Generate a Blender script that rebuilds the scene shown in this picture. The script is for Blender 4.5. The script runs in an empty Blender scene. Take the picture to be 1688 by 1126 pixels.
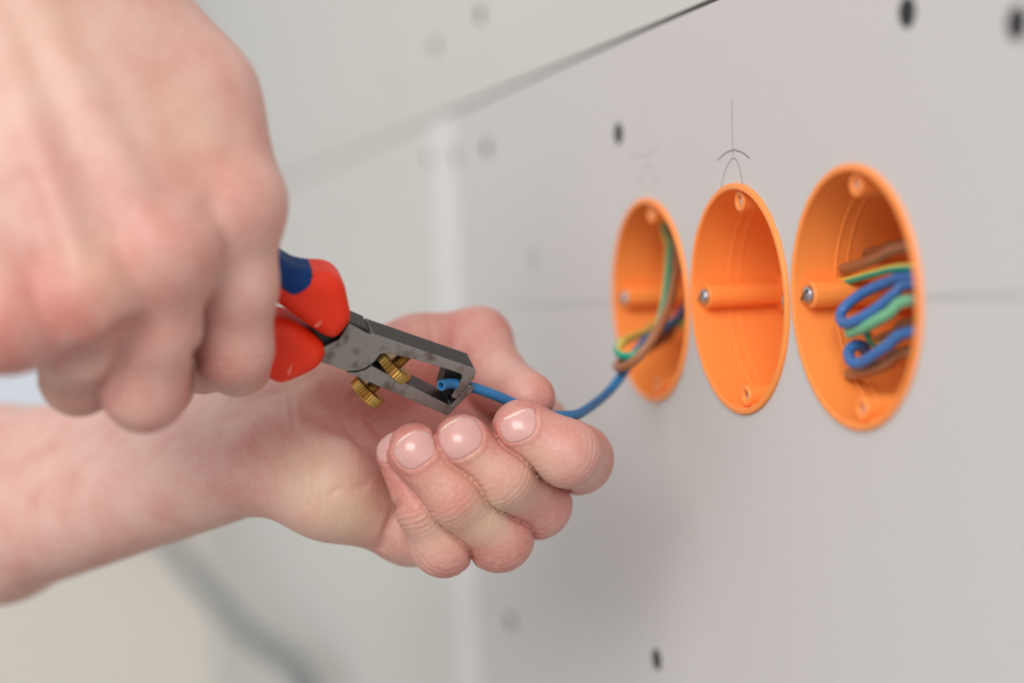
import bpy, bmesh, math
import numpy as np
from mathutils import Vector, Matrix

# ------------------------------------------------------------------ camera
W, H = 1688, 1126
ZOFF = 1100.0                                  # box centres stand 1.1 m above the floor (mm)
CAM = np.array([465.50, -210.89, 8.24])
YAW, PIT, ROL, F = 0.2929257, 0.0344531, -0.0499465, 2823.146
fw = np.array([-math.cos(YAW)*math.cos(PIT), math.sin(YAW)*math.cos(PIT), -math.sin(PIT)])
rt = np.cross(fw, [0, 0, 1]); rt /= np.linalg.norm(rt)
up = np.cross(rt, fw)
c_, s_ = math.cos(ROL), math.sin(ROL)
rt, up = c_*rt+s_*up, -s_*rt+c_*up
RC = np.stack([rt, up, fw])                    # camera frame rows: right, up, forward

scene = bpy.context.scene
col = scene.collection
cd = bpy.data.cameras.new('camera')
cam = bpy.data.objects.new('camera', cd); col.objects.link(cam)
cd.sensor_width = 36; cd.lens = F*36/W
cd.clip_start = 0.02; cd.clip_end = 50
cd.dof.use_dof = True; cd.dof.focus_distance = 0.492
cd.dof.aperture_fstop = cd.lens/17.0
M4 = Matrix(((rt[0], up[0], -fw[0], CAM[0]/1000), (rt[1], up[1], -fw[1], CAM[1]/1000),
             (rt[2], up[2], -fw[2], (CAM[2]+ZOFF)/1000), (0, 0, 0, 1)))
cam.matrix_world = M4
scene.camera = cam

# ------------------------------------------------------------------ light
vs = scene.view_settings
vs.view_transform = 'Standard'; vs.look = 'None'; vs.gamma = 1.0; vs.use_curve_mapping = False
vs.exposure = 0.28
wd = bpy.data.worlds.new('overcast daylight'); scene.world = wd; wd.use_nodes = True
bg = wd.node_tree.nodes['Background']
bg.inputs[0].default_value = (0.965, 0.98, 1.0, 1); bg.inputs[1].default_value = 0.68


def area(name, loc, tgt, size, power, color):
    l = bpy.data.lights.new(name, 'AREA'); l.shape = 'RECTANGLE'
    l.size, l.size_y = size; l.energy = power; l.color = color
    o = bpy.data.objects.new(name, l); col.objects.link(o)
    o.location = loc
    d = Vector(tgt)-Vector(loc)
    o.rotation_euler = d.to_track_quat('-Z', 'Y').to_euler()
    return o


area('room_window_light', (2.5, -1.7, 2.6), (-0.1, 0, 1.1), (2.2, 1.6), 70, (1.0, 0.98, 0.955))


# ------------------------------------------------------------------ helpers
def px(x, y, z):
    """pixel + depth (mm along the view axis) -> camera frame mm"""
    return np.array([(x-W/2)*z/F, (H/2-y)*z/F, z], float)


def c2w(P):
    """camera frame mm -> world mm (origin at the middle box)"""
    return np.asarray(P, float) @ RC + CAM


def w2c(P):
    return (np.asarray(P, float)-CAM) @ RC.T


def wpx(x, y, z):
    return c2w(px(x, y, z))


def onY(x, y, Y=0.0):
    """pixel -> world mm on the plane parallel to the wall at Y"""
    d = px(x, y, 1.0) @ RC
    return CAM + d*(Y-CAM[1])/d[1]


def onX(x, y, X):
    d = px(x, y, 1.0) @ RC
    return CAM + d*(X-CAM[0])/d[0]


def S(P):
    """world mm -> blender metres"""
    P = np.array(P, float, ndmin=2).copy(); P[:, 2] += ZOFF
    return P/1000.0


def mesh_obj(name, verts, faces, mats, parent=None, smooth=True, midx=None, autosmooth=None):
    me = bpy.data.meshes.new(name)
    me.from_pydata([tuple(v) for v in verts], [], [tuple(int(i) for i in f) for f in faces])
    if not isinstance(mats, (list, tuple)):
        mats = [mats]
    for m in mats:
        me.materials.append(m)
    if midx is not None:
        me.polygons.foreach_set('material_index', np.asarray(midx, np.int32))
    me.polygons.foreach_set('use_smooth', np.full(len(me.polygons), bool(smooth)))
    me.update()
    o = bpy.data.objects.new(name, me); col.objects.link(o)
    if parent:
        o.parent = parent
    if autosmooth:
        me.shade_smooth() if hasattr(me, 'shade_smooth') else None
        me.set_sharp_from_angle(angle=math.radians(autosmooth))
    return o


def empty(name, loc_mm):
    o = bpy.data.objects.new(name, None); col.objects.link(o)
    o.location = S(loc_mm)[0]; o.empty_display_size = 0.02
    return o


def adopt(child, parent):
    """parent keeping world place (parents are only translated)"""
    child.parent = parent
    child.matrix_parent_inverse = Matrix.Translation(-Vector(parent.location))


def tag(o, label=None, cat=None, group=None, kind=None):
    if label: o['label'] = label
    if cat: o['category'] = cat
    if group: o['group'] = group
    if kind: o['kind'] = kind
    return o


# ------------------------------------------------------------------ materials
def lin(r, g, b):
    f = lambda c: (c/255/12.92) if c/255 <= 0.04045 else ((c/255+0.055)/1.055)**2.4
    return (f(r), f(g), f(b), 1)


def mat(name, rgb, rough=0.5, metal=0.0, sss=0.0, sss_r=(1, .3, .15), sss_s=0.003, bump=0.0, bscale=800,
        var=0.0, vscale=60, spec=0.5, trans=0.0, coat=0.0):
    m = bpy.data.materials.new(name); m.use_nodes = True
    nt = m.node_tree; b = nt.nodes['Principled BSDF']
    b.inputs['Base Color'].default_value = rgb
    b.inputs['Roughness'].default_value = rough
    b.inputs['Metallic'].default_value = metal
    b.inputs['Specular IOR Level'].default_value = spec
    if trans: b.inputs['Transmission Weight'].default_value = trans
    if coat: b.inputs['Coat Weight'].default_value = coat
    if sss:
        b.inputs['Subsurface Weight'].default_value = sss
        b.inputs['Subsurface Radius'].default_value = sss_r
        b.inputs['Subsurface Scale'].default_value = sss_s
    tc = nt.nodes.new('ShaderNodeTexCoord')
    if var:
        n = nt.nodes.new('ShaderNodeTexNoise'); n.inputs['Scale'].default_value = vscale
        n.inputs['Detail'].default_value = 5
        nt.links.new(tc.outputs['Object'], n.inputs['Vector'])
        mx = nt.nodes.new('ShaderNodeMix'); mx.data_type = 'RGBA'
        mx.inputs[6].default_value = tuple(min(1, c*(1-var)) for c in rgb[:3])+(1,)
        mx.inputs[7].default_value = tuple(min(1, c*(1+var)) for c in rgb[:3])+(1,)
        nt.links.new(n.outputs['Fac'], mx.inputs[0])
        nt.links.new(mx.outputs[2], b.inputs['Base Color'])
    if bump:
        n2 = nt.nodes.new('ShaderNodeTexNoise'); n2.inputs['Scale'].default_value = bscale
        n2.inputs['Detail'].default_value = 4
        nt.links.new(tc.outputs['Object'], n2.inputs['Vector'])
        bp = nt.nodes.new('ShaderNodeBump'); bp.inputs['Strength'].default_value = bump
        bp.inputs['Distance'].default_value = 0.0005
        nt.links.new(n2.outputs['Fac'], bp.inputs['Height'])
        nt.links.new(bp.outputs['Normal'], b.inputs['Normal'])
    return m


MT = {}
MT['board'] = mat('grey plasterboard paper', lin(203, 199, 197), 0.9, var=0.025, vscale=700, bump=0.35, bscale=2500, spec=0.2)
MT['board2'] = mat('pale plasterboard paper', lin(207, 205, 200), 0.9, var=0.02, vscale=500, bump=0.3, bscale=2000, spec=0.2)
MT['filler'] = mat('white joint filler', lin(217, 215, 215), 0.9, var=0.02, vscale=200, bump=0.3, bscale=900, spec=0.2)
MT['farwall'] = mat('off white plaster', lin(216, 211, 203), 0.9, var=0.02, vscale=60, bump=0.2, bscale=400, spec=0.2)
MT['cavity'] = mat('dark wall cavity', lin(70, 66, 62), 0.9, var=0.1)
MT['floor'] = mat('grey screed', lin(150, 146, 140), 0.9, var=0.1, vscale=12, bump=0.3, bscale=300)
MT['gypsum'] = mat('white gypsum core', lin(228, 226, 222), 0.9, var=0.03, vscale=900, bump=0.3)
MT['screwblack'] = mat('black phosphate screw', lin(38, 40, 44), 0.5, 0.4, var=0.15, vscale=900)
MT['pencil'] = mat('pencil graphite', lin(128, 126, 128), 0.7, var=0.2, vscale=900)
MT['faint'] = mat('faint pencil smear', lin(180, 178, 177), 0.8, var=0.05, vscale=400)
MT['orange'] = mat('orange box plastic', lin(255, 149, 71), 0.45, sss=0.15, sss_r=(1, .5, .2), sss_s=0.002, var=0.03, vscale=60, bump=0.04, bscale=500)
MT['zinc'] = mat('zinc plated screw', lin(190, 196, 202), 0.28, 1.0, var=0.1, vscale=1500)
MT['bluewire'] = mat('blue wire insulation', lin(42, 110, 160), 0.42, var=0.06, vscale=400, bump=0.05, bscale=900)
MT['bluedark'] = mat('dark blue wire insulation', lin(56, 106, 168), 0.42, var=0.06, vscale=400)
MT['brownwire'] = mat('brown wire insulation', lin(152, 98, 62), 0.42, var=0.06, vscale=400)
MT['greenwire'] = mat('green wire insulation', lin(22, 150, 122), 0.4, var=0.05, vscale=400)
MT['yellowwire'] = mat('yellow wire stripe', lin(222, 200, 92), 0.4, var=0.05, vscale=400)
MT['palegreen'] = mat('pale green wire insulation', lin(112, 182, 140), 0.4, var=0.05, vscale=400)
MT['copper'] = mat('copper wire core', lin(214, 140, 96), 0.3, 1.0, var=0.1, vscale=900)
MT['red'] = mat('red plastic handle', lin(226, 50, 20), 0.45, var=0.05, vscale=250, bump=0.12, bscale=900, spec=0.3)
MT['blueinlay'] = mat('dark blue soft grip', lin(2, 52, 110), 0.6, spec=0.2, var=0.06, vscale=300, bump=0.1, bscale=1200)
MT['blackox'] = mat('black oxide steel', lin(38, 36, 35), 0.45, 0.3, var=0.3, vscale=420, bump=0.25, bscale=1500)
MT['black'] = mat('black plastic spacer', lin(24, 24, 25), 0.5, var=0.1)
MT['brass'] = mat('brass', lin(178, 144, 80), 0.36, 1.0, var=0.25, vscale=900, bump=0.1, bscale=2500)
MT['frame'] = mat('white window frame', lin(225, 226, 228), 0.4, var=0.02)
MT['conduit'] = mat('grey plastic conduit', lin(122, 125, 125), 0.6, var=0.06, vscale=80)


def steel_mat():
    m = mat('ground steel', lin(150, 149, 147), 0.4, 0.6)
    nt = m.node_tree; b = nt.nodes['Principled BSDF']; L = nt.links.new
    tc = nt.nodes.new('ShaderNodeTexCoord')
    n = nt.nodes.new('ShaderNodeTexNoise'); n.inputs['Scale'].default_value = 260; n.inputs['Detail'].default_value = 9
    L(tc.outputs['Object'], n.inputs['Vector'])
    r = nt.nodes.new('ShaderNodeValToRGB')
    r.color_ramp.elements[0].position = 0.3; r.color_ramp.elements[0].color = lin(104, 92, 83)
    r.color_ramp.elements[1].position = 0.5; r.color_ramp.elements[1].color = lin(142, 138, 134)
    L(n.outputs['Fac'], r.inputs[0]); L(r.outputs[0], b.inputs['Base Color'])
    n2 = nt.nodes.new('ShaderNodeTexNoise'); n2.inputs['Scale'].default_value = 1400; n2.inputs['Detail'].default_value = 3
    L(tc.outputs['Object'], n2.inputs['Vector'])
    bp = nt.nodes.new('ShaderNodeBump'); bp.inputs['Strength'].default_value = 0.25; bp.inputs['Distance'].default_value = 0.0003
    L(n2.outputs['Fac'], bp.inputs['Height']); L(bp.outputs['Normal'], b.inputs['Normal'])
    return m


MT['steel'] = steel_mat()


def glass_mat():
    m = bpy.data.materials.new('window glass'); m.use_nodes = True
    b = m.node_tree.nodes['Principled BSDF']
    b.inputs['Base Color'].default_value = (0.80, 0.83, 0.87, 1); b.inputs['Transmission Weight'].default_value = 1
    b.inputs['Roughness'].default_value = 0.0; b.inputs['IOR'].default_value = 1.02
    return m


MT['glass'] = glass_mat()


def skin_mat(name, base, redc, pale):
    m = bpy.data.materials.new(name); m.use_nodes = True
    nt = m.node_tree; b = nt.nodes['Principled BSDF']; L = nt.links.new
    tc = nt.nodes.new('ShaderNodeTexCoord')

    def noise(scale, detail=4, rough=.55):
        n = nt.nodes.new('ShaderNodeTexNoise'); n.inputs['Scale'].default_value = scale
        n.inputs['Detail'].default_value = detail; n.inputs['Roughness'].default_value = rough
        L(tc.outputs['Object'], n.inputs['Vector']); return n

    def mix(fac, a, bb):
        x = nt.nodes.new('ShaderNodeMix'); x.data_type = 'RGBA'
        if isinstance(fac, float): x.inputs[0].default_value = fac
        else: L(fac, x.inputs[0])
        for i, v in ((6, a), (7, bb)):
            if isinstance(v, tuple): x.inputs[i].default_value = v
            else: L(v, x.inputs[i])
        return x.outputs[2]

    def math_(op, a, bv):
        x = nt.nodes.new('ShaderNodeMath'); x.operation = op; x.use_clamp = True
        for i, v in ((0, a), (1, bv)):
            if isinstance(v, float): x.inputs[i].default_value = v
            else: L(v, x.inputs[i])
        return x.outputs[0]
    ar = nt.nodes.new('ShaderNodeAttribute'); ar.attribute_name = 'blush'
    ap = nt.nodes.new('ShaderNodeAttribute'); ap.attribute_name = 'sallow'
    n1 = noise(75, 6)
    rp = nt.nodes.new('ShaderNodeMapRange'); rp.inputs[1].default_value = .4; rp.inputs[2].default_value = .68
    L(n1.outputs['Fac'], rp.inputs[0])
    mott = math_('MULTIPLY', rp.outputs[0], 0.5)
    fr = math_('ADD', math_('MULTIPLY', ar.outputs['Fac'], 0.9), mott)
    c = mix(fr, base, redc)
    c = mix(ap.outputs['Fac'], c, pale)
    n3 = noise(900, 3)
    r3 = nt.nodes.new('ShaderNodeMapRange'); r3.inputs[1].default_value = .35; r3.inputs[2].default_value = .75
    r3.inputs[3].default_value = .0; r3.inputs[4].default_value = .3
    L(n3.outputs['Fac'], r3.inputs[0])
    c = mix(r3.outputs[0], c, tuple(min(1, v*1.12) for v in base[:3])+(1,))
    L(c, b.inputs['Base Color'])
    b.inputs['Roughness'].default_value = 0.46
    b.inputs['Specular IOR Level'].default_value = 0.42
    b.inputs['Subsurface Weight'].default_value = 0.16
    b.inputs['Subsurface Radius'].default_value = (1.0, .36, .2)
    b.inputs['Subsurface Scale'].default_value = 0.0025
    v = nt.nodes.new('ShaderNodeTexVoronoi'); v.inputs['Scale'].default_value = 1300
    L(tc.outputs['Object'], v.inputs['Vector'])
    n2 = noise(480, 5)
    ad = nt.nodes.new('ShaderNodeMath'); ad.operation = 'MULTIPLY_ADD'
    L(v.outputs['Distance'], ad.inputs[0]); ad.inputs[1].default_value = .35; L(n2.outputs['Fac'], ad.inputs[2])
    bp = nt.nodes.new('ShaderNodeBump'); bp.inputs['Strength'].default_value = 0.35; bp.inputs['Distance'].default_value = 0.0005
    L(ad.outputs[0], bp.inputs['Height']); L(bp.outputs['Normal'], b.inputs['Normal'])
    return m


MT['skin'] = skin_mat('fair skin', lin(209, 168, 155), lin(190, 117, 107), lin(212, 188, 156))
MT['nail'] = mat('fingernail', lin(206, 158, 150), 0.28, sss=0.1, sss_s=0.002, var=0.07, vscale=350, coat=0.3, bump=0.06, bscale=900)
MT['nailedge'] = mat('fingernail free edge', lin(226, 200, 186), 0.4, var=0.05, vscale=400)


# ------------------------------------------------------------------ mesh builders (world mm)
def prism(name, poly, v, mats, parent=None, hole=None, bevel=0.0, front_mat=0, side_mat=0):
    """poly: list of 3D world mm points (front face), extruded by vector v"""
    bm = bmesh.new()
    n = len(poly)
    P = S(poly); Q = S(np.asarray(poly)+np.asarray(v))
    a = [bm.verts.new(p) for p in P]; b = [bm.verts.new(p) for p in Q]
    f1 = bm.faces.new(a); f2 = bm.faces.new(b[::-1])
    f1.material_index = front_mat; f2.material_index = front_mat
    for i in range(n):
        f = bm.faces.new([a[i], b[i], b[(i+1) % n], a[(i+1) % n]]); f.material_index = side_mat
    bmesh.ops.recalc_face_normals(bm, faces=bm.faces)
    if bevel:
        es = [e for e in bm.edges if len(e.link_faces) == 2 and e.calc_face_angle(0) > 0.6]
        bmesh.ops.bevel(bm, geom=es, offset=bevel/1000, segments=2, affect='EDGES', profile=.6)
    bmesh.ops.triangulate(bm, faces=[f for f in bm.faces if len(f.verts) > 4])
    me = bpy.data.meshes.new(name); bm.to_mesh(me); bm.free()
    for m in (mats if isinstance(mats, (list, tuple)) else [mats]): me.materials.append(m)
    o = bpy.data.objects.new(name, me); col.objects.link(o)
    if parent: adopt(o, parent)
    return o


def box(name, lo, hi, m, parent=None, bevel=0.0):
    lo, hi = np.array(lo, float), np.array(hi, float)
    poly = [(lo[0], lo[1], lo[2]), (hi[0], lo[1], lo[2]), (hi[0], lo[1], hi[2]), (lo[0], lo[1], hi[2])]
    return prism(name, poly, (0, hi[1]-lo[1], 0), m, parent, bevel=bevel)


def lathe(name, prof, origin, axis, m, parent=None, seg=48, closed=False, smooth_angle=35, knurl=0.0):
    """prof: list of (r, t) along axis"""
    ax = np.array(axis, float); ax /= np.linalg.norm(ax)
    t0 = np.array([0, 0, 1.0]) if abs(ax[2]) < .9 else np.array([1.0, 0, 0])
    e1 = np.cross(ax, t0); e1 /= np.linalg.norm(e1); e2 = np.cross(ax, e1)
    V, Fc = [], []
    n = len(prof)
    for j in range(seg):
        a = 2*math.pi*j/seg
        for r, t in prof:
            rr = r
            if knurl and r > 0.8*max(p[0] for p in prof):
                rr = r*(1-(knurl if j % 2 else 0))
            V.append(np.array(origin)+ax*t+(e1*math.cos(a)+e2*math.sin(a))*rr)
    m_ = n if closed else n-1
    for j in range(seg):
        k = (j+1) % seg
        for i in range(m_):
            i2 = (i+1) % n
            Fc.append((j*n+i, k*n+i, k*n+i2, j*n+i2))
    o = mesh_obj(name, S(V), Fc, m, None, True)
    bm = bmesh.new(); bm.from_mesh(o.data)
    bmesh.ops.remove_doubles(bm, verts=bm.verts, dist=1e-7)
    bmesh.ops.recalc_face_normals(bm, faces=bm.faces); bm.to_mesh(o.data); bm.free()
    o.data.set_sharp_from_angle(angle=math.radians(smooth_angle))
    if parent: adopt(o, parent)
    return o


def spline(P, step=1.2):
    P = np.asarray(P, float)
    Q = np.vstack([2*P[0]-P[1], P, 2*P[-1]-P[-2]])
    out = []
    for i in range(1, len(Q)-2):
        p0, p1, p2, p3 = Q[i-1:i+3]
        n = max(2, int(np.linalg.norm(p2-p1)/step))
        t = np.linspace(0, 1, n, endpoint=False)[:, None]
        out.append(.5*((2*p1)+(-p0+p2)*t+(2*p0-5*p1+4*p2-p3)*t**2+(-p0+3*p1-3*p2+p3)*t**3))
    out.append(P[-1:])
    return np.vstack(out)


def tube(name, pts, r, mats, parent=None, seg=14, stripe=None, hollow=False, twist=0.0, step=1.2, rad=None):
    P = spline(pts, step)
    n = len(P)
    T = np.gradient(P, axis=0); T /= np.linalg.norm(T, axis=1)[:, None]
    N = np.cross(T[0], [0.3, 0.2, 1.0]); N /= np.linalg.norm(N)
    V = []
    for i in range(n):
        N = N-T[i]*(N@T[i]); N /= np.linalg.norm(N)
        B = np.cross(T[i], N)
        a = np.arange(seg)*2*math.pi/seg+twist*i
        rr = r if rad is None else rad(i, n)
        V.append(P[i]+rr*(np.cos(a)[:, None]*N+np.sin(a)[:, None]*B))
    if stripe is not None:      # stripe = reference direction at a quarter of the path
        q = n//4; mid = (V[q]+np.roll(V[q], -1, 0))/2-P[q]
        dt = mid@np.asarray(stripe); stripe = set(np.argsort(-dt)[:4].tolist())
    else: stripe = ()
    V = np.vstack(V); Fc, mi = [], []
    for i in range(n-1):
        for j in range(seg):
            k = (j+1) % seg
            Fc.append((i*seg+j, i*seg+k, (i+1)*seg+k, (i+1)*seg+j))
            mi.append(1 if j in stripe else 0)
    V = list(V)
    if hollow:      # cut insulation end at the start of the path
        b = len(V)
        for rr, dt in ((0.62, 0.0), (0.58, 2.2)):
            for j in range(seg):
                V.append(P[0]+T[0]*dt+(V[j]-P[0])*rr)
        for j in range(seg):
            k = (j+1) % seg
            Fc.append((j, b+j, b+k, k)); mi.append(0)
            Fc.append((b+j, b+seg+j, b+seg+k, b+k)); mi.append(0)
        Fc.append(tuple(b+seg+j for j in range(seg))); mi.append(0)
    else:
        Fc.append(tuple(range(seg))[::-1]); mi.append(0)
    Fc.append(tuple((n-1)*seg+j for j in range(seg))); mi.append(0)
    o = mesh_obj(name, S(V), Fc, mats, None, True, mi)
    o.data.set_sharp_from_angle(angle=math.radians(50))
    if parent: adopt(o, parent)
    return o


# ------------------------------------------------------------------ implicit surfaces (camera frame mm)
def rcone(P, a, b, ra, rb):
    ba = b-a; pa = P-a
    h = np.clip(pa @ ba/max(ba @ ba, 1e-6), 0, 1)
    return np.linalg.norm(pa-h[:, None]*ba, axis=1)-(ra+(rb-ra)*h)


def ell(P, c, axes, rad):
    q = (P-c) @ np.asarray(axes).T
    rad = np.asarray(rad, float)
    k0 = np.linalg.norm(q/rad, axis=1); k1 = np.linalg.norm(q/rad**2, axis=1)+1e-9
    return k0*(k0-1)/k1


def smin(a, b, k):
    h = np.maximum(k-np.abs(a-b), 0)/k
    return np.minimum(a, b)-h*h*k*.25


def isosurface(f, lo, hi, res, coarse=6):
    lo = np.asarray(lo, float); hi = np.asarray(hi, float)
    cs = res*coarse
    nc = np.ceil((hi-lo)/cs).astype(int)+1

    def ev(P):
        out = np.empty(len(P), np.float32)
        for i in range(0, len(P), 200000):
            out[i:i+200000] = f(P[i:i+200000])
        return out
    g = np.stack(np.meshgrid(*[np.arange(n) for n in nc], indexing='ij'), -1).reshape(-1, 3)
    vc = ev(lo+g*cs+cs/2-res/2).reshape(nc)
    near = np.abs(vc) < cs*1.15
    sh = nc*coarse
    val = np.repeat(np.repeat(np.repeat(vc, coarse, 0), coarse, 1), coarse, 2)
    mask = np.repeat(np.repeat(np.repeat(near, coarse, 0), coarse, 1), coarse, 2)
    idx = np.argwhere(mask)
    val[mask] = ev(lo+idx*res)
    ins = val < 0
    # active cells
    cnt = np.zeros(tuple(sh-1), np.int8)
    for dx in (0, 1):
        for dy in (0, 1):
            for dz in (0, 1):
                cnt += ins[dx:sh[0]-1+dx, dy:sh[1]-1+dy, dz:sh[2]-1+dz]
    act = (cnt > 0) & (cnt < 8)
    cells = np.argwhere(act)
    cid = np.full(act.shape, -1, np.int32); cid[act] = np.arange(len(cells))
    acc = np.zeros((len(cells), 3)); num = np.zeros(len(cells))
    corners = [(0, 0, 0), (1, 0, 0), (0, 1, 0), (1, 1, 0), (0, 0, 1), (1, 0, 1), (0, 1, 1), (1, 1, 1)]
    cv = [val[cells[:, 0]+c[0], cells[:, 1]+c[1], cells[:, 2]+c[2]] for c in corners]
    for i in range(8):
        for j in range(i+1, 8):
            if sum(abs(corners[i][k]-corners[j][k]) for k in range(3)) != 1: continue
            m = (cv[i] < 0) != (cv[j] < 0)
            t = np.where(m, cv[i]/np.where(m, cv[i]-cv[j], 1), 0)
            p = np.array(corners[i])+t[:, None]*(np.array(corners[j])-np.array(corners[i]))
            acc[m] += p[m]; num[m] += 1
    V = lo+(cells+acc/num[:, None])*res
    quads = []
    for ax in range(3):
        a1, a2 = (ax+1) % 3, (ax+2) % 3
        sl0 = [slice(1, -1)]*3; sl1 = [slice(1, -1)]*3
        sl0[ax] = slice(0, sh[ax]-1); sl1[ax] = slice(1, sh[ax])
        s0 = ins[tuple(sl0)]; s1 = ins[tuple(sl1)]
        for flip, mm in ((False, s0 & ~s1), (True, ~s0 & s1)):
            e = np.argwhere(mm)
            off = np.ones(3, int); off[ax] = 0
            e = e+off
            def cell(d1, d2):
                q = e.copy(); q[:, a1] -= d1; q[:, a2] -= d2
                return cid[q[:, 0], q[:, 1], q[:, 2]]
            qd = np.stack([cell(0, 0), cell(1, 0), cell(1, 1), cell(0, 1)], 1)
            quads.append(qd[:, ::-1] if flip else qd)
    Q = np.vstack(quads); Q = Q[(Q >= 0).all(1)]

    def grad(P, h=.35):
        G = np.stack([ev(P+h*np.eye(3)[k])-ev(P-h*np.eye(3)[k]) for k in range(3)], 1)/(2*h)
        return G
    for _ in range(2):
        G = grad(V); d = ev(V)
        st = d/np.maximum((G**2).sum(1), .15)
        V = V-np.clip(st, -.5*res, .5*res)[:, None]*G
    return V, Q


def iso_obj(name, V, Q, m, parent=None, attrs=None):
    Vw = S(c2w(V))
    me = bpy.data.meshes.new(name)
    nq = len(Q)
    me.vertices.add(len(Vw)); me.vertices.foreach_set('co', Vw.astype(np.float32).ravel())
    me.loops.add(nq*4); me.loops.foreach_set('vertex_index', Q[:, ::-1].astype(np.int32).ravel())
    me.polygons.add(nq)
    me.polygons.foreach_set('loop_start', np.arange(0, nq*4, 4, dtype=np.int32))
    me.polygons.foreach_set('use_smooth', np.ones(nq, bool))
    me.update(calc_edges=True); me.validate()
    bm = bmesh.new(); bm.from_mesh(me); bmesh.ops.recalc_face_normals(bm, faces=bm.faces); bm.to_mesh(me); bm.free()
    for k, a in (attrs or {}).items():
        at = me.attributes.new(k, 'FLOAT', 'POINT'); at.data.foreach_set('value', np.clip(a, 0, 1).astype(np.float32))
    me.materials.append(m)
    o = bpy.data.objects.new(name, me); col.objects.link(o)
    if parent: adopt(o, parent)
    return o


def nrm(v):
    v = np.asarray(v, float); return v/np.linalg.norm(v)


exec_order = []
# ================================================================== THE SETTING
FARX = -1420.0
wall = empty('wall_right', (0, 0, -ZOFF))
tag(wall, 'grey plasterboard wall with three round box cut-outs', None, None, 'structure')


def board(name, x0, x1, z0, z1, holes=(), m=None, y0=0.0, th=12.5, taper_low=0.0):
    cu = bpy.data.curves.new(name, 'CURVE'); cu.dimensions = '2D'; cu.fill_mode = 'BOTH'
    cu.extrude = th/2000; cu.bevel_depth = 0.0
    s = cu.splines.new('POLY'); s.points.add(3)
    for p, (x, z) in zip(s.points, ((x0, z0), (x1, z0), (x1, z1), (x0, z1))): p.co = (x/1000, z/1000, 0, 1)
    s.use_cyclic_u = True
    for hx, hz, hr in holes:
        s = cu.splines.new('POLY'); s.points.add(95)
        for i, p in enumerate(s.points):
            a = 2*math.pi*i/96; p.co = ((hx+hr*math.cos(a))/1000, (hz+hr*math.sin(a))/1000, 0, 1)
        s.use_cyclic_u = True
    tmp = bpy.data.objects.new('tmp', cu); col.objects.link(tmp)
    bpy.context.view_layer.update()
    me = bpy.data.meshes.new_from_object(tmp.evaluated_get(bpy.context.evaluated_depsgraph_get()))
    bpy.data.objects.remove(tmp); bpy.data.curves.remove(cu)
    me.name = name
    # curve plane x,y,z -> world x, (front at y0), z
    co = np.empty(len(me.vertices)*3, np.float32); me.vertices.foreach_get('co', co); co = co.reshape(-1, 3)
    out = np.stack([co[:, 0], (y0+th/2)/1000-co[:, 2], co[:, 1]+ZOFF/1000], 1)
    me.vertices.foreach_set('co', out.astype(np.float32).ravel())
    me.materials.clear(); me.materials.append(m); me.update()
    o = bpy.data.objects.new(name, me); col.objects.link(o); adopt(o, wall)
    return o


BX = (-71.0, 0.0, 71.0)
SEAM = 89.7
board('plasterboard', -333, 900, -ZOFF, SEAM-1.0, [(x, 0, 33.6) for x in BX], MT['board'])
board('plasterboard', FARX, -334, -ZOFF, SEAM-1.0, [], MT['board2'])
up_b = board('plasterboard', FARX, 900, SEAM+24, 1300, [], MT['board2'])
# tapered factory edge of the upper board, meeting the joint
ed = prism('board_edge', [(FARX, 0, SEAM+24), (FARX, 0.9, SEAM+0.9), (FARX, 12.5, SEAM+0.9), (FARX, 12.5, SEAM+24)],
           (900-FARX, 0, 0), MT['board2'], wall)
back = box('cavity_panel', (FARX, 75, -ZOFF), (900, 80, 1300), MT['cavity'], wall)
for x in (-64, 84):
    pass
# vertical filled joint, left part of the wall
box('joint_filler', (-357, -0.35, -ZOFF), (-311, 0.2, SEAM-1.2), MT['filler'], wall, bevel=0.15)

floor = box('floor', (FARX-20, -2600, -ZOFF-40), (2200, 120, -ZOFF), MT['floor'])
tag(floor, 'grey screed floor', None, None, 'structure')

# far wall with the window
wp = onX(300, 5, FARX); wY1 = wp[1]            # right jamb of the window
sill = onX(60, 770, FARX)[2]
fwall = empty('wall_back', (FARX, 0, -ZOFF)); tag(fwall, 'off white plastered end wall around a window', None, None, 'structure')
WY0 = wY1-760; WZ1 = 1050
box('plaster_panel', (FARX-20, wY1, -ZOFF), (FARX, 75, 1300), MT['farwall'], fwall)
box('plaster_panel', (FARX-20, WY0, -ZOFF), (FARX, wY1, sill), MT['farwall'], fwall)
box('plaster_panel', (FARX-20, WY0, WZ1), (FARX, wY1, 1300), MT['farwall'], fwall)
box('plaster_panel', (FARX-20, -2600, -ZOFF), (FARX, WY0, 1300), MT['farwall'], fwall)
win = empty('window_1', (FARX, (WY0+wY1)/2, sill)); tag(win, 'white framed window in the end wall', None, None, 'structure')
fr = 38
for lo, hi in (((WY0, sill), (wY1, sill+fr)), ((WY0, WZ1-fr), (wY1, WZ1)), ((WY0, sill+fr), (WY0+fr, WZ1-fr)),
               ((wY1-fr, sill+fr), (wY1, WZ1-fr)), ((wY1-330, sill+fr), (wY1-290, WZ1-fr))):
    box('window_frame', (FARX-18, lo[0], lo[1]), (FARX+8, hi[0], hi[1]), MT['frame'], win, bevel=2)
for a, b in ((WY0+fr, wY1-330), (wY1-290, wY1-fr)):
    box('pane', (FARX-8, a, sill+fr), (FARX-4, b, WZ1-fr), MT['glass'], win)
box('window_sill', (FARX, WY0-20, sill-22), (FARX+60, wY1+12, sill), MT['frame'], win, bevel=3)

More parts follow.
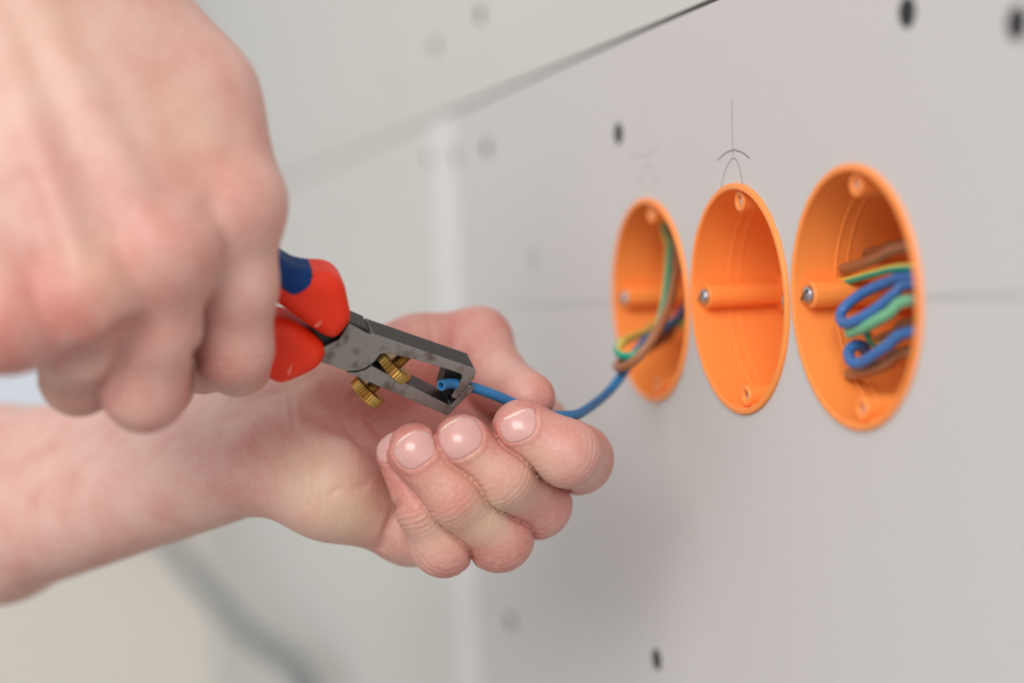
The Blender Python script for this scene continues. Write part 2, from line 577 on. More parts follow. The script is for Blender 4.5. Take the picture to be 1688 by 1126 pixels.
# screws in the boards
def wall_screw(x, z, r=3.7):
    o = lathe('drywall_screw', [(0, -0.05), (0.7, -0.05), (1.2, -0.3), (r-.3, -0.4), (r, -0.2), (r, 0.3), (1.5, 5), (0, 7)], (x, 0, z), (0, 1, 0),
              MT['screwblack'], wall, seg=20)
    return o


for q in ((1020, 220), (1083, 1087), (1496, 20), (1677, 38), (792, 24), (718, 75), (803, 243), (843, 1025), (750, 258),
          (708, 262)):
    p = onY(*q); wall_screw(p[0], p[2])
for q in ((650, 290), (880, 425), (572, 352), (645, 130)):      # screw heads already smeared with filler
    p = onY(*q); box('filled_screw', (p[0]-4, -.25, p[2]-4), (p[0]+4, .1, p[2]+4), MT['faint'], wall, bevel=.2)


def pencil(pts, w=0.35, m='pencil'):
    P = np.array([onY(x, y, -0.03) for x, y in pts])
    P = spline(P, 1.0)
    T = np.gradient(P, axis=0); Nn = np.stack([-T[:, 2], 0*T[:, 0], T[:, 0]], 1); Nn /= np.linalg.norm(Nn, axis=1)[:, None]
    V = np.vstack([P+Nn*w/2, P-Nn*w/2]); n = len(P)
    Fc = [(i, i+1, n+i+1, n+i) for i in range(n-1)]
    o = mesh_obj('pencil_mark', S(V), Fc, MT[m], None, False); adopt(o, wall)


pencil([(1206, 165), (1207, 215), (1208, 258)], .3)
pencil([(1183, 264), (1197, 252), (1210, 247)], .45); pencil([(1210, 247), (1224, 252), (1236, 261)], .45)
pencil([(1189, 308), (1196, 280), (1208, 261), (1218, 273), (1224, 303)], .35)
pencil([(1058, 312), (1058, 290), (1067, 272), (1078, 285), (1081, 310)], .25)
pencil([(1040, 255), (1058, 258), (1082, 244)], .25)
pencil([(1062, 170), (1062, 240)], .2)
pencil([(820, 502), (915, 502), (1012, 499)], 1.3, 'faint')
pencil([(1526, 491), (1610, 489), (1688, 487)], 1.4, 'faint')
pencil([(1147, 380), (1147, 402)], .3)
pencil([(1156, 588), (1159, 606), (1164, 612)], .4)
pencil([(1128, 618), (1118, 626)], .3)


# ================================================================== THE BOXES
def ring_rib(name, y, r, parent, cx):
    return lathe(name, [(r, y-.45), (r-.35, y-.2), (r-.35, y+.2), (r, y+.45)], (cx, 0, 0), (0, 1, 0), MT['orange'], parent, seg=72)


def pan_screw(parent, c, r=3.0, ang=0.4, name='screw'):
    c = np.array(c, float)
    o = lathe(name, [(0, -0.9), (r*.55, -0.8), (r*.9, -0.35), (r, 0.25), (r*.96, 1.0), (1.3, 1.1), (1.3, 6), (0, 6)], c, (0, 1, 0), MT['zinc'], parent, seg=24)
    d = np.array([math.cos(ang), 0, math.sin(ang)]); e = np.array([-math.sin(ang), 0, math.cos(ang)])
    base = c+np.array([0, -0.93, 0])
    sl = prism('slot', [base-d*r*.86-e*.35, base+d*r*.86-e*.35, base+d*r*.86+e*.35, base-d*r*.86+e*.35], (0, .3, 0), MT['screwblack'], None)
    adopt(sl, o)
    return o


def make_box(cx, label, tilt):
    b = empty('electrical_box', (cx, 0, -34))
    tag(b, label, 'electrical box', 'orange round flush boxes in a row')
    D = 46
    o = (cx, 0, 0)
    lathe('rim', [(32.3, 0.6), (32.3, -0.9), (32.7, -1.2), (33.9, -1.1), (34.2, -0.7), (34.2, -0.05), (33.4, -0.05), (33.2, .6)], o, (0, 1, 0), MT['orange'], b, seg=96, closed=True)
    lathe('shell', [(32.3, 0.6), (32.0, 20), (31.6, D-3), (30.5, D), (0, D), (0, D+1.4), (32, D+1.4), (33, D-3), (33.2, .6)], o, (0, 1, 0), MT['orange'], b, seg=96, closed=True)
    for y in (11.5, 15.0): ring_rib('rib', y, 32.2, b, cx)
    ca, sa = math.cos(tilt), math.sin(tilt)
    for s in (-1, 1):
        px_, pz_ = cx+s*29.2*ca, s*29.2*sa
        lathe('screw_post', [(0, 2.2), (3.3, 2.2), (3.7, 2.6), (3.9, D-1), (0, D-1)], (px_, 0, pz_), (0, 1, 0), MT['orange'], b, seg=28)
        pan_screw(b, (px_, 1.4, pz_), 2.7, 1.1+s*.5)
        box('tab', (px_-5+(-s)*1.5, 27.5, pz_-5.5), (px_+5+(-s)*1.5, 29, pz_+5.5), MT['orange'], b, bevel=.3)
    for s in (-1, 1):
        qx, qz = cx-s*28.9*sa, s*28.9*ca
        lathe('screw_boss', [(1.6, 6), (1.6, 1.6), (2.0, 1.2), (2.9, 1.2), (3.3, 1.7), (3.5, 16), (0, 16)], (qx, 0, qz), (0, 1, 0), MT['orange'], b, seg=24)
        box('boss_web', (qx-2.6, 2.2, min(qz, qz+s*3)), (qx+2.6, 14, max(qz, qz+s*3)), MT['orange'], b)
        lathe('boss_screw', [(0, 2.0), (.5, 2.3), (1.1, 2.0), (1.45, 2.2), (1.45, 6), (0, 6)], (qx, 0, qz), (0, 1, 0), MT['zinc'], b, seg=16)
    return b


make_box(BX[0], 'orange round electrical box with a looped brown and green wire hanging out', -0.03)
make_box(BX[1], 'empty orange round electrical box in the middle of the row', -0.03)
make_box(BX[2], 'orange round electrical box stuffed with a bundle of blue, green and brown wires', -0.03)


# ================================================================== WIRES
def z7(x, y, Y): return onY(980+x/2.815, 300+y/2.815, Y)
def z8(x, y, Y): return onY(1280+x/2.396, 260+y/2.396, Y)


WR = 1.48
tag(tube('wire', [wpx(727, 635.5, 488.5), wpx(743, 632.5, 492), wpx(776, 638, 496), wpx(812, 650, 499), wpx(845, 664, 502), wpx(890, 682, 506),
                  wpx(938, 685, 512), wpx(962, 678, 520), onY(1001, 648, -26), onY(1028, 614, -18), onY(1058, 568, -6),
                  onY(1087, 546, 4), onY(1115, 527, 13), onY(1140, 508, 22), (-42, 32, -3)], WR+.05, [MT['bluewire']], hollow=True),
    'blue wire running from the left orange box through the fingers into the pliers', 'wire', 'wires of the left box')
tag(tube('wire', [(-46, 30, 24), z7(352, 180, 14), z7(349, 300, 12), z7(338, 450, 6), z7(318, 590, -2), z7(280, 715, -9), z7(225, 778, -13),
                  z7(165, 808, -17), z7(118, 800, -19), z7(108, 772, -18), z7(130, 742, -15), z7(185, 716, -7), z7(250, 690, 2), z7(330, 655, 12), (-42, 30, -12)],
         WR-.15, [MT['greenwire'], MT['yellowwire']], stripe=-rt),
    'green and yellow striped wire looping out of the left orange box', 'wire', 'wires of the left box')
tag(tube('wire', [(-44, 32, 20), z7(402, 245, 16), z7(392, 330, 12), z7(373, 450, 5), z7(345, 570, -3), z7(297, 680, -10), z7(240, 768, -15),
                  z7(178, 836, -19), z7(125, 862, -21), z7(104, 856, -20), z7(118, 840, -17), z7(180, 812, -9), z7(260, 765, 0), z7(340, 715, 9), z7(430, 640, 20), (-43, 32, -16)],
         WR, [MT['brownwire']]),
    'brown wire looping out of the left orange box', 'wire', 'wires of the left box')

cg = 'wires bundled in the right box'
RX = 100
cw = [
    ('upper brown wire', 'brown wire lying highest in the right orange box, its grey end pointing left', MT['brownwire'], 1.5,
     [z8(262, 440, 12), z8(330, 420, 12.5), z8(400, 395, 13), z8(515, 352, 15), (98, 28, 12)]),
    ('', 'short brown wire with bare copper end behind the highest brown wire in the right box', MT['brownwire'], 1.4,
     [z8(318, 388, 20), z8(400, 366, 21), z8(520, 335, 22), (98, 33, 15)]),
    ('', 'thin yellow and green wire reaching furthest left in the right orange box', 'gy', 1.15,
     [z8(204, 496, 13), z8(280, 486, 13), z8(390, 456, 14), z8(520, 432, 16), (98, 28, 6)]),
    ('', 'blue wire bent into a wide loop in the right orange box', MT['bluedark'], 1.5,
     [(98, 28, 3), z8(530, 470, 16), z8(440, 492, 14), z8(350, 530, 11), z8(280, 580, 8), z8(252, 622, 6), z8(268, 655, 5), z8(320, 640, 6), z8(400, 592, 9), z8(470, 535, 12), z8(535, 500, 15), (98, 27, 0)]),
    ('', 'pale green wire crossing below the wide blue loop in the right box', MT['palegreen'], 1.6,
     [z8(288, 690, 7), z8(350, 668, 7.5), z8(440, 618, 9), z8(535, 562, 13), (98, 24, -4)]),
    ('', 'short green wire stub hanging between the green and lower blue wires in the right box', 'gy', 1.1,
     [z8(350, 672, 10), z8(364, 705, 11), z8(392, 740, 14), z8(450, 720, 18), z8(545, 640, 22), (98, 30, -7)]),
    ('', 'blue wire with a small tight loop, lowest blue wire in the right box', MT['bluedark'], 1.6,
     [z8(352, 765, 14), z8(340, 745, 12), z8(308, 742, 9), z8(285, 768, 7), z8(298, 806, 6), z8(340, 808, 7), z8(430, 750, 9), z8(535, 688, 13), (98, 25, -10)]),
    ('', 'brown wire lying lowest in the right orange box', MT['brownwire'], 1.7,
     [z8(288, 858, 9), z8(350, 846, 10), z8(430, 818, 12), z8(530, 765, 16), (98, 27, -14)]),
    ('', 'brown wire half hidden between the two blue wires in the right box', MT['brownwire'], 1.5,
     [z8(400, 720, 18), z8(470, 690, 19), z8(540, 650, 21), (98, 30, -8)]),
]
for _, lab, m_, r_, pts in cw:
    if m_ == 'gy':
        o = tube('wire', pts, r_, [MT['greenwire'], MT['yellowwire']], stripe=up-fw)
    else:
        o = tube('wire', pts, r_, [m_])
    if 'copper' in lab:
        d = nrm(pts[0]-pts[1]); tube('wire_core', [pts[0]-d*.5, pts[0]+d*2], 0.8, [MT['copper']], o)
    tag(o, lab, 'wire', cg)

# grey conduit hanging over the sill of the far window
cpts = [wpx(-61, 744, 1720), wpx(40, 742, 1730), wpx(165, 785, 1640), wpx(280, 898, 1520), wpx(335, 966, 1440), wpx(405, 1042, 1320), wpx(500, 1126, 1130)]
p3 = cpts[-1]
cpts += [p3+np.array([70, -12, -60]), p3+np.array([110, -25, -200]), p3+np.array([120, -30, -500]), np.array([p3[0]+120, p3[1]-30, -ZOFF+4])]
tag(tube('conduit', cpts, 7.5, [MT['conduit']], seg=16, step=12), 'grey flexible conduit drooping from the far window to the floor', 'conduit')

# ================================================================== WIRE STRIPPER
A_ = nrm([.83, -.34, .44]); V_ = np.array([-.262, .46, .85]); V_ = nrm(V_-A_*(V_@A_))
Wd = np.cross(A_, V_)
if Wd[1] < 0: Wd = -Wd                          # in-plane, upward
P0 = px(700, 620, 487.5)


def tp(zx, zy, t=0.0):
    """zoom pixel on the tool's plane at thickness t -> camera mm"""
    d = px(420+zx/3.376, 390+zy/3.376, 1.0)
    O = P0+V_*t
    return d*((O@V_)/(d@V_))


def t2(zx, zy, t=5.0):
    q = tp(zx, zy, t)-P0
    return np.array([q@A_, q@Wd])


TH = 9.6
pl = empty('wire_stripper', c2w(tp(590, 640, TH/2)))
tag(pl, 'wire stripping pliers with red and blue handles and steel jaws', 'pliers')
Vw = V_ @ RC


def tpoly(name, pts, t0, t1, mats, bevel=0.25, parent=None, sm=1):
    return prism(name, [c2w(tp(x, y)+V_*t0) for x, y in pts], Vw*(t1-t0), mats, parent or pl, bevel=bevel, front_mat=0, side_mat=sm)


up_poly = [(668, 545), (1190, 724), (1226, 736), (1232, 752), (1220, 792), (1122, 906), (1094, 893), (1156, 785), (1152, 770), (1140, 763), (1080, 742), (860, 676), (725, 650), (700, 655),
           (672, 690), (645, 714), (610, 736), (565, 748), (510, 750), (440, 722), (372, 700), (380, 620), (470, 575), (526, 486), (600, 526), (642, 550), (652, 536)]
lo_poly = [(512, 758), (545, 772), (1075, 1000), (1222, 852), (1216, 838), (1190, 828), (1128, 905), (1090, 945), (668, 731), (652, 722), (614, 745), (566, 758)]
tpoly('upper_jaw', up_poly, 0, TH, [MT['steel'], MT['blackox']])
tpoly('lower_jaw', lo_poly, 0.1, TH-.2, [MT['steel'], MT['blackox']])
tpoly('joint_plate', [(514, 740), (550, 660), (640, 630), (690, 668), (672, 722), (760, 785), (700, 815), (545, 760)], 4.8, TH-.3, [MT['blackox'], MT['blackox']])
# blade inside the jaw tip
tpoly('blade', [(1085, 746), (1160, 770), (1148, 800), (1100, 890), (1090, 940), (1062, 926), (1050, 870)], 3.4, 8.6, [MT['black'], MT['black']], .1)
# step of the joint on top of the jaw
tpoly('joint_shoulder', [(526, 482), (640, 530), (620, 575), (480, 570)], 1.0, TH+.4, [MT['blackox'], MT['blackox']], .3)
tpoly('pivot_spacer', [(300, 500), (400, 555), (470, 568), (430, 612), (385, 612), (330, 545)], 2, 8, [MT['black'], MT['black']], .3)
# pivot disc, barely raised on the joint
pc = tp(585, 640)


def polysd(P, poly):
    d = np.full(len(P), 1e9); s = np.ones(len(P)); n = len(poly)
    for i in range(n):
        a, b = poly[i], poly[(i-1) % n]
        e = b-a; w = P-a
        t = np.clip(w@e/(e@e), 0, 1)
        d = np.minimum(d, ((w-t[:, None]*e)**2).sum(1))
        c1 = P[:, 1] >= a[1]; c2 = P[:, 1] < b[1]; c3 = e[0]*w[:, 1] > e[1]*w[:, 0]
        s = np.where((c1 & c2 & c3) | (~c1 & ~c2 & ~c3), -s, s)
    return s*np.sqrt(d)


def chaikin(P, n=2):
    P = np.array(P, float)
    for _ in range(n):
        Q = np.roll(P, -1, 0)
        P = np.stack([.75*P+.25*Q, .25*P+.75*Q], 1).reshape(-1, 2)
    return P


def handle_sdf(poly, h, r, tc=TH/2, grow=0.0):
    poly = np.array(poly)

    def f(P):
        q = P-P0
        uv = np.stack([q@A_, q@Wd], 1); t = q@V_
        d2 = polysd(uv, poly)+r-grow; dt = np.abs(t-tc)-h+r-grow
        return np.hypot(np.maximum(d2, 0), np.maximum(dt, 0))+np.minimum(np.maximum(d2, dt), 0)-r
    return f


def zpoly(pts, n=2): return chaikin([t2(x, y) for x, y in pts], n)


hu = zpoly([(-420, -30), (-250, -90), (-60, -30), (110, 66), (200, 136), (290, 156), (395, 156), (452, 184), (488, 232), (500, 300), (524, 410), (486, 470), (438, 522), (385, 520), (290, 460), (140, 352),
            (0, 250), (-200, 190), (-420, 150)])
hl = zpoly([(-560, 440), (-300, 400), (-60, 410), (110, 416), (200, 434), (318, 514), (382, 575), (378, 620), (336, 690), (180, 762), (112, 776), (30, 728), (-60, 660), (-300, 580), (-560, 560)])
for nm, poly in (('handle', hu), ('handle', hl)):
    f = handle_sdf(poly, 7.6, 4.6)
    cs = np.array([P0+A_*u+Wd*w+V_*t for u, w in poly for t in (-4, 14)])
    V, Q = isosurface(f, cs.min(0)-2, cs.max(0)+2, 0.7)
    iso_obj(nm, V, Q, MT['red'], pl)
inl = chaikin([t2(x, y, -2.8) for x, y in ((-300, -120), (-150, -160), (0, -100), (130, -60), (230, 20), (312, 90), (338, 150), (338, 215), (314, 270), (255, 315), (205, 330), (150, 285), (60, 235), (-150, 150), (-300, 120))])
fh = handle_sdf(hu, 7.6, 4.6, grow=0.22)
inl_a = np.array(inl)


def finl(P):
    q = P-P0
    uv = np.stack([q@A_, q@Wd], 1); t = q@V_
    return np.maximum(np.maximum(fh(P), polysd(uv, inl_a)), t-8.5)


cs = np.array([P0+A_*u+Wd*w+V_*t for u, w in inl for t in (-4, 9)])
V, Q = isosurface(finl, cs.min(0)-2, cs.max(0)+2, 0.5)
iso_obj('grip_inlay', V, Q, MT['blueinlay'], pl)
# chips in the red plastic
MT['chip'] = mat('scuffed plastic', lin(226, 110, 92), 0.6, var=0.1, vscale=500)
for x, y, sx, sy in ((345, 460, 26, 20), (188, 712, 16, 34)):
    fpoly = [(x-sx, y+sy*.6), (x-sx*.3, y-sy*.2), (x+sx*.9, y-sy), (x+sx*.3, y+sy*.3), (x-sx*.2, y+sy)]
    prism('scuff', [c2w(tp(a, b)+V_*(-2.87)) for a, b in fpoly], Vw*.2, MT['chip'], pl)

# adjusting screw: two knurled brass nuts on a threaded rod through the lower jaw
k1 = tp(626, 862, TH/2); k2 = tp(772, 722, TH/2)
ax = nrm(k2-k1); axw = ax @ RC


def nut(c, r, h, name='knurled_nut'):
    return lathe(name, [(0, -h/2), (r*.8, -h/2), (r*.97, -h/2+.25), (r, -h/2+.5), (r, h/2-.5), (r*.97, h/2-.25), (r*.8, h/2), (0, h/2)], c2w(c), axw, MT['brass'], pl, seg=72, knurl=.06, smooth_angle=20)


tilt = nrm(ax*.75-V_*.15)
nut(k1, 5.4, 3.6); nut(k2, 6.1, 3.4)
thr = []
Lr = 17.5
n_ = 44
for i in range(n_+1):
    thr.append((1.75+(.22 if i % 2 else 0), -1+Lr*i/n_))
lathe('threaded_rod', [(0, -1)]+thr+[(0, Lr-1)], c2w(k1), axw, MT['brass'], pl, seg=18)


# ================================================================== THE PERSON
def chain(P, J, k=3.0):
    d = None
    for (a, ra), (b, rb) in zip(J[:-1], J[1:]):
        s = rcone(P, a, b, ra, rb)
        d = s if d is None else smin(d, s, k)
    return d


def J(*q): return [(px(x, y, z), r) for x, y, z, r in q]


# ---- left hand, palm turned up, holding the wire
L_f = {
    'index': J((880, 712, 553, 11), (952, 757, 514, 10.0), (935, 748, 489, 9.1), (860, 708, 489.5, 8.7)),
    'middle': J((828, 762, 546, 11), (884, 830, 509, 9.9), (830, 786, 490, 8.8), (761, 731, 487.5, 8.3)),
    'ring': J((760, 822, 538, 10.5), (822, 885, 503, 9.7), (750, 816, 489, 8.7), (684, 744, 487.5, 8.1)),
    'pinky': J((672, 872, 521, 9.6), (731, 899, 500, 8.6), (698, 836, 494, 7.7), (661, 750, 495, 7.0)),
}
L_th = J((560, 640, 538, 15), (690, 585, 548, 12.5), (788, 562, 552, 10.4), (822, 628, 535, 9.2), (872, 656, 514, 7.9))
wr_u = px(445, 772, 512); wr_r = px(440, 690, 542)
L_palm = [
    (px(445, 768, 512), px(0, 880, 598), 12.6, 22.5), (px(0, 880, 598), px(-320, 950, 655), 22.5, 29),
    (px(440, 692, 542), px(0, 782, 620), 13.0, 23.5), (px(0, 782, 620), px(-320, 850, 680), 23.5, 31),
    (px(442, 735, 526), px(0, 835, 605), 12, 23),
    (px(445, 768, 512), px(540, 805, 507), 12.6, 13.5), (px(540, 805, 507), px(672, 868, 520), 13.5, 10.5),
    (px(470, 745, 520), px(760, 815, 538), 12, 10), (px(475, 720, 530), px(828, 755, 546), 12, 10.5),
    (px(480, 700, 540), px(880, 705, 556), 12, 10.5), (px(440, 692, 542), px(560, 650, 540), 13, 15),
    (px(445, 700, 535), px(620, 700, 545), 12, 9),
]
L_crpx = [  # flexion creases: pixel polyline, width mm, depth mm
    ([(655, 832), (640, 866), (627, 905)], 1.1, 1.2), ([(478, 645), (485, 720), (479, 795)], .8, .45), ([(462, 655), (471, 720), (468, 780)], .8, .3),
    ([(499, 715), (511, 785), (507, 835)], .7, .35), ([(514, 735), (529, 795), (528, 840)], .7, .3), ([(490, 740), (496, 800)], .6, .25),
    ([(546, 815), (563, 804), (588, 806), (606, 798)], .8, .6), ([(704, 518), (711, 552), (716, 592)], .9, .6), ([(688, 520), (699, 560)], .8, .3),
    ([(586, 655), (618, 700), (640, 728)], 1.6, 1.3), ([(530, 640), (560, 690), (600, 740)], 1.2, .5), ([(720, 600), (728, 650)], .9, .5),
    ([(380, 665), (450, 650), (520, 618)], 1.6, .5), ([(340, 700), (420, 676), (470, 664)], 1.6, .4),
]
L_cr = []


L_nails = {  # centre px, depth hint, tip direction (cam), outward normal (cam), width, length
    'ring': ((682, 741, 480), (-.56, .80, .15), (-.20, .12, -.97), 11.4, 9.6),
    'middle': ((757, 721, 480), (-.50, .83, .2), (-.12, .16, -.98), 12.4, 11.0),
    'index': ((851, 708, 480), (-.42, .86, -.30), (-.22, -.32, -.92), 10.6, 7.2),
    'pinky': ((637, 736, 490), (-.30, .92, .2), (-.86, .05, -.50), 8.5, 9.0),
}


def nail_frame(spec):
    (x, y, z), t, n, w, l = spec
    n = nrm(n); t = np.array(t, float); t = nrm(t-n*(t@n)); s = np.cross(t, n)
    return px(x, y, z), t, n, s, w, l


NF = {k: nail_frame(v) for k, v in L_nails.items()}


def nail_e(a, b):
    """superellipse radius in nail units (a across, b along, tip at b=+1)"""
    return (np.abs(a)**2.6+np.abs(b)**np.where(b < 0, 2.2, 3.6))**(1/2.6)


def left_base(P):
    d = None
    for a, b, ra, rb in L_palm:
        s = rcone(P, a, b, ra, rb)
        d = s if d is None else smin(d, s, 9.0)
    # thumb
    th = chain(P, L_th, 4.0)
    r = np.linalg.norm(P-L_th[1][0], axis=1)
    d = smin(d, th, 1.2+12*np.exp(-(r/34)**2))
    pal = d
    out = None
    for nme in ('pinky', 'ring', 'middle', 'index'):
        jj = L_f[nme]
        f = chain(P, jj, 3.2)
        # soft pad of the fingertip
        r = np.linalg.norm(P-jj[0][0], axis=1)
        k = 0.9+9*np.exp(-(r/17)**2)
        gv = np.clip((r-22)/8, 0, 1)*np.exp(-((pal-f)/.9)**2)*np.exp(-((np.minimum(pal, f)-.2)/2.2)**2)
        pal = smin(pal, f, k)+1.1*gv
    return pal


def trace(f, x, y, z0):
    d = px(x, y, 1.0); d = d/np.linalg.norm(d); t = z0
    for _ in range(80):
        v = float(f((d*t)[None])[0])
        if abs(v) < .02 or t > 720: break
        t += v*.75
    return d*t


def add_creases(f, spec, out, z0):
    for pts, w, dep in spec:
        P2 = spline(np.array([(a, b, 0) for a, b in pts], float), 14)
        Q3 = [trace(f, q[0], q[1], z0) for q in P2]
        out.append((np.array(Q3), w, dep))


def polydist(P, Q3):
    lo_, hi_ = Q3.min(0)-6, Q3.max(0)+6
    m = ((P > lo_) & (P < hi_)).all(1)
    d = np.full(len(P), 99.0)
    if m.any():
        pp = P[m]; dd = np.full(len(pp), 99.0)
        for a, b in zip(Q3[:-1], Q3[1:]): dd = np.minimum(dd, rcone(pp, a, b, 0, 0))
        d[m] = dd
    return d


add_creases(left_base, L_crpx, L_cr, 465.0)


def left(P):
    d = left_base(P)
    # joint wrinkles
    for nme, jj in L_f.items():
        for q, (amp, wl, wid) in ((2, (.26, 1.7, 4.0)), (1, (.26, 2.1, 5.5))):
            c = jj[q][0]; ax_ = nrm(jj[q+1][0]-jj[q-1][0]) if q == 1 else nrm(jj[3][0]-jj[1][0])
            v = P-c; u = v@ax_; rr = np.linalg.norm(v, axis=1)
            w = np.exp(-(u/wid)**2)*np.exp(-(rr/13)**4)
            d = d+amp*w*np.cos(2*math.pi*u/wl+.6*np.sin(v@np.array([.9, .5, .3])))
    for Q3, w, dep in L_cr:
        d = d+dep*np.exp(-(polydist(P, Q3)/(w*1.2))**2)
    for c, t, n, s, w, l in NF.values():
        v = P-c
        a = (v@s)/(w/2); b = (v@t)/(l/2); o = v@n
        e = nail_e(a, b)
        win = np.exp(-(o/7.0)**4)
        ring = np.exp(-((e-1.16)/.11)**2)*np.where(b > .75, .15, 1.0)
        d = d-.42*ring*win
        d = d+.35*win*np.clip((1.05-e)/.12, 0, 1)
    return d


def blush_field(V, spots):
    a = np.zeros(len(V))
    for c, s, k in spots:
        a += k*np.exp(-((V-c)**2).sum(1)/s**2)
    return np.clip(a, 0, 1)


person = empty('person', c2w(px(0, 835, 605)))
tag(person, 'person with bare forearms, one hand squeezing pliers and the other holding a blue wire', 'person')
lo = px(-110, 1000, 615); lo = np.array([px(-160, 600, 640)[0], px(300, 1010, 600)[1]-6, 474.0])
hi = np.array([px(1010, 700, 515)[0]+8, px(700, 500, 560)[1]+10, 662.0])
V, Q = isosurface(left, lo, hi, 0.75)
sp = [(j[3][0], 11.5, .95) for j in L_f.values()]+[(j[1][0], 13, .7) for j in L_f.values()]+[(j[2][0]+np.array([0, 0, -7]), 8, .5) for j in L_f.values()]
sp += [(L_th[2][0], 22, .5), (L_th[4][0], 12, .7), (px(560, 700, 520), 18, .55), (px(650, 640, 535), 22, .6), (px(620, 840, 505), 12, .5), (px(400, 760, 505), 20, .4), (px(700, 690, 535), 22, .7)]
sal = [(px(505, 775, 495), 12, .4), (px(560, 840, 492), 11, .4), (px(800, 850, 488), 9, .6), (px(720, 790, 482), 6, .3), (px(795, 765, 482), 6, .35), (px(520, 600, 530), 14, .3), (px(880, 780, 483), 8, .3), (px(720, 870, 490), 8, .3), (px(600, 870, 498), 10, .35)]
lh = iso_obj('hand', V, Q, MT['skin'], person, {'blush': blush_field(V, sp), 'sallow': blush_field(V, sal)})
tag(lh, 'left hand, palm up, pinching the blue wire with curled fingers')


def make_nail(fr, parent):
    c, t, n, s, w, l = fr
    na, nb = 21, 21
    A, B = np.meshgrid(np.linspace(-1, 1, na), np.linspace(-1, 1, nb), indexing='ij')
    # square -> superellipse
    ee = nail_e(A, B); mx_ = np.maximum(np.abs(A), np.abs(B))
    sc = np.where(ee > 1e-6, mx_/np.maximum(ee, 1e-6), 1.0)
    A2, B2 = A*sc, B*sc
    base = c+np.outer(A2.ravel()*w/2, s)+np.outer(B2.ravel()*l/2, t)
    p = base+n*14
    for _ in range(60):
        dd = np.clip(left_base(p)*.7, -1, 3); deep = ((p-base)@n) < -10
        p = p-np.outer(np.where(deep, 0, dd), n)
    ok = np.abs(left_base(p)) < .1
    ok &= np.abs((p-base)@n-np.median(((p-base)@n)[ok])) < 4.5
    off = .10+.15*(1-np.maximum(np.abs(A2), np.abs(B2)).ravel()**2)
    # smooth nail height so that it reads as one plate
    h = ((p-base)@n).reshape(na, nb)
    X = np.stack([np.ones(A2.size), A2.ravel(), B2.ravel(), A2.ravel()**2, B2.ravel()**2, (A2*B2).ravel()], 1)
    co, *_ = np.linalg.lstsq(X[ok], h.ravel()[ok], rcond=None)
    h2 = X@co
    h2 = np.where(ok, .35*h2+.65*h.ravel(), h2)
    top = base+np.outer(h2+off, n); bot = base+np.outer(h2-.9, n)
    N = na*nb
    Vv = np.vstack([top, bot]); Fc = []; mi = []
    for i in range(na-1):
        for j in range(nb-1):
            q = (i*nb+j, (i+1)*nb+j, (i+1)*nb+j+1, i*nb+j+1)
            e_ = 1 if (B2[i, j]+B2[i, j+1])/2 > .86 else 0
            Fc.append(q); mi.append(e_); Fc.append(tuple(N+v for v in q[::-1])); mi.append(0)
    rim = [(i, 0) for i in range(na)]+[(na-1, j) for j in range(1, nb)]+[(i, nb-1) for i in range(na-2, -1, -1)]+[(0, j) for j in range(nb-2, 0, -1)]
    for a, b in zip(rim, rim[1:]+rim[:1]):
        ia, ib = a[0]*nb+a[1], b[0]*nb+b[1]
        Fc.append((ia, ib, N+ib, N+ia)); mi.append(1 if (a[1] == nb-1 and b[1] == nb-1) else 0)
    o = mesh_obj('fingernail', S(c2w(Vv)), Fc, [MT['nail'], MT['nailedge']], None, True, mi)
    bm = bmesh.new(); bm.from_mesh(o.data); bmesh.ops.recalc_face_normals(bm, faces=bm.faces); bm.to_mesh(o.data); bm.free()
    adopt(o, parent)
    return o


for k in NF: make_nail(NF[k], lh)

# ---- right hand, a fist around the handles, its back to the camera
R_f = {
    'index': J((386, 338, 436, 11.5), (388, 470, 442, 10.6), (384, 575, 449, 10.0), (392, 595, 474, 9.2), (350, 555, 490, 8.5)),
    'middle': J((270, 415, 420, 11.5), (256, 540, 428, 10.8), (238, 642, 436, 10.4), (258, 632, 462, 9.5), (250, 580, 480, 8.5)),
    'ring': J((140, 490, 411, 11.2), (135, 560, 425, 10), (130, 622, 443, 9.4), (150, 610, 466, 8.6), (160, 560, 480, 8)),
    'pinky': J((5, 530, 406, 10.6), (-10, 555, 422, 9), (-25, 560, 438, 8.4), (10, 550, 456, 7.8), (40, 520, 468, 7.4)),
}
R_palm = [
    (px(120, -120, 438), px(386, 338, 438), 14, 11.5), (px(60, -80, 428), px(270, 415, 422), 14, 11.5),
    (px(-20, -10, 424), px(140, 490, 413), 14, 11.2), (px(-110, 60, 424), px(5, 530, 408), 13.5, 10.8),
    (px(120, -110, 448), px(333, 160, 446), 13, 10.5), (px(333, 160, 446), px(375, 300, 448), 10.5, 10), (px(80, -40, 440), px(310, 330, 437), 14, 12.5),
    (px(20, 60, 434), px(200, 430, 428), 14, 12.5), (px(-40, 120, 430), px(70, 490, 420), 14, 12),
    (px(120, -110, 438), px(-60, -520, 452), 16, 24), (px(-110, 60, 426), px(-280, -340, 436), 16, 24), (px(10, -20, 430), px(-170, -430, 445), 17, 25),
    (px(300, 480, 456), px(335, 590, 470), 11, 10), (px(200, 480, 450), px(190, 590, 470), 11, 9),
]
R_tend = [(px(150, -20, 424), px(378, 318, 427.5), 1.8), (px(60, 20, 413), px(262, 398, 410.5), 2.0), (px(0, 60, 411), px(138, 468, 402), 2.0), (px(-80, 120, 412), px(5, 510, 398), 1.7)]
R_vein = []
R_cr = []


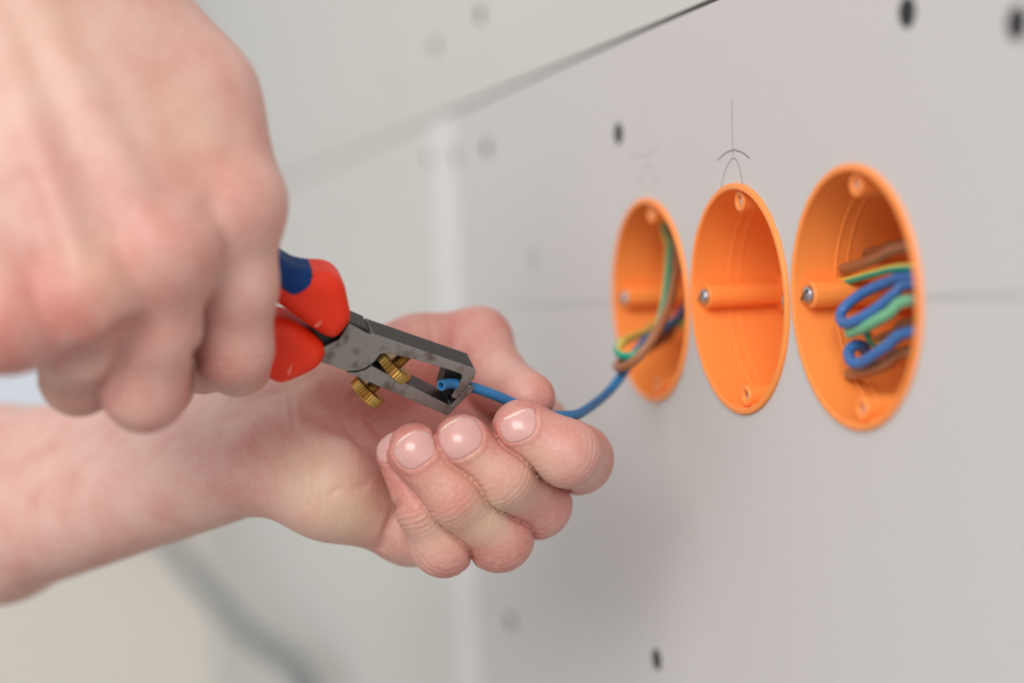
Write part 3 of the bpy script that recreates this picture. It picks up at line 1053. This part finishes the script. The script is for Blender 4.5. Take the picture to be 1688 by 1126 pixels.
def right(P):
    d = None
    for a, b, ra, rb in R_palm:
        s = rcone(P, a, b, ra, rb)
        d = s if d is None else smin(d, s, 16.0)
    for a, b, r_ in R_tend+R_vein:
        d = smin(d, rcone(P, a, b, r_, r_), 7.0)
    for nme in ('pinky', 'ring', 'middle', 'index'):
        jj = R_f[nme]
        f = chain(P, jj, 3.5)
        r = np.linalg.norm(P-jj[0][0], axis=1)
        d = smin(d, f, 1.0+9*np.exp(-(r/19)**2))
        # knuckle
        kn = np.linalg.norm(P-(jj[0][0]+np.array([.5, -.5, -1.8])), axis=1)-(jj[0][1]-1.0)
        d = smin(d, kn, 5.0)
    for Q3, w, dep in R_cr:
        d = d+dep*np.exp(-(polydist(P, Q3)/(w*1.2))**2)
    for nme, jj in R_f.items():
        for q, amp, wl, wid in ((2, .25, 2.4, 6.0), (0, .12, 2.6, 7.0)):
            c = jj[q][0]; ax_ = nrm(jj[1][0]-jj[0][0])
            v = P-c; u = v@ax_
            d = d+amp*np.exp(-(u/wid)**2)*np.exp(-((v**2).sum(1)/14**2)**2)*np.cos(2*math.pi*u/wl)
    return d


tmp_cr = []
add_creases(right, [([(122, 604), (160, 584), (200, 558)], 4.0, 6.0), ([(334, 505), (326, 560), (314, 640)], 1.4, 1.2), ([(215, 560), (196, 610), (188, 660)], 1.4, 1.0),
                    ([(60, 420), (110, 440), (150, 430)], 2.2, .5), ([(230, 330), (300, 360), (350, 345)], 2.4, .5), ([(40, 300), (90, 420)], 2.6, .5)], tmp_cr, 380.0)
R_cr += tmp_cr
lo = np.array([px(-130, 0, 430)[0]-3, px(0, 735, 445)[1], 388.0]); hi = np.array([px(475, 0, 460)[0]+3, px(0, -130, 450)[1]+3, 505.0])
V, Q = isosurface(right, lo, hi, 0.8)
sp = [(j[0][0]+np.array([0, 0, -10]), 13, .42) for j in R_f.values()]+[(j[2][0], 15, .5) for j in R_f.values()]
sp += [(px(60, 540, 400), 22, .4), (px(330, 180, 430), 20, .2)]
sal = [(px(300, 220, 425), 13, .3), (px(160, 440, 400), 9, .3), (px(80, 630, 440), 8, .5), (px(60, 60, 410), 20, .25)]
rh = iso_obj('hand', V, Q, MT['skin'], person, {'blush': blush_field(V, sp), 'sallow': blush_field(V, sal)})
tag(rh, 'right hand in a fist around the plier handles, back towards the camera')
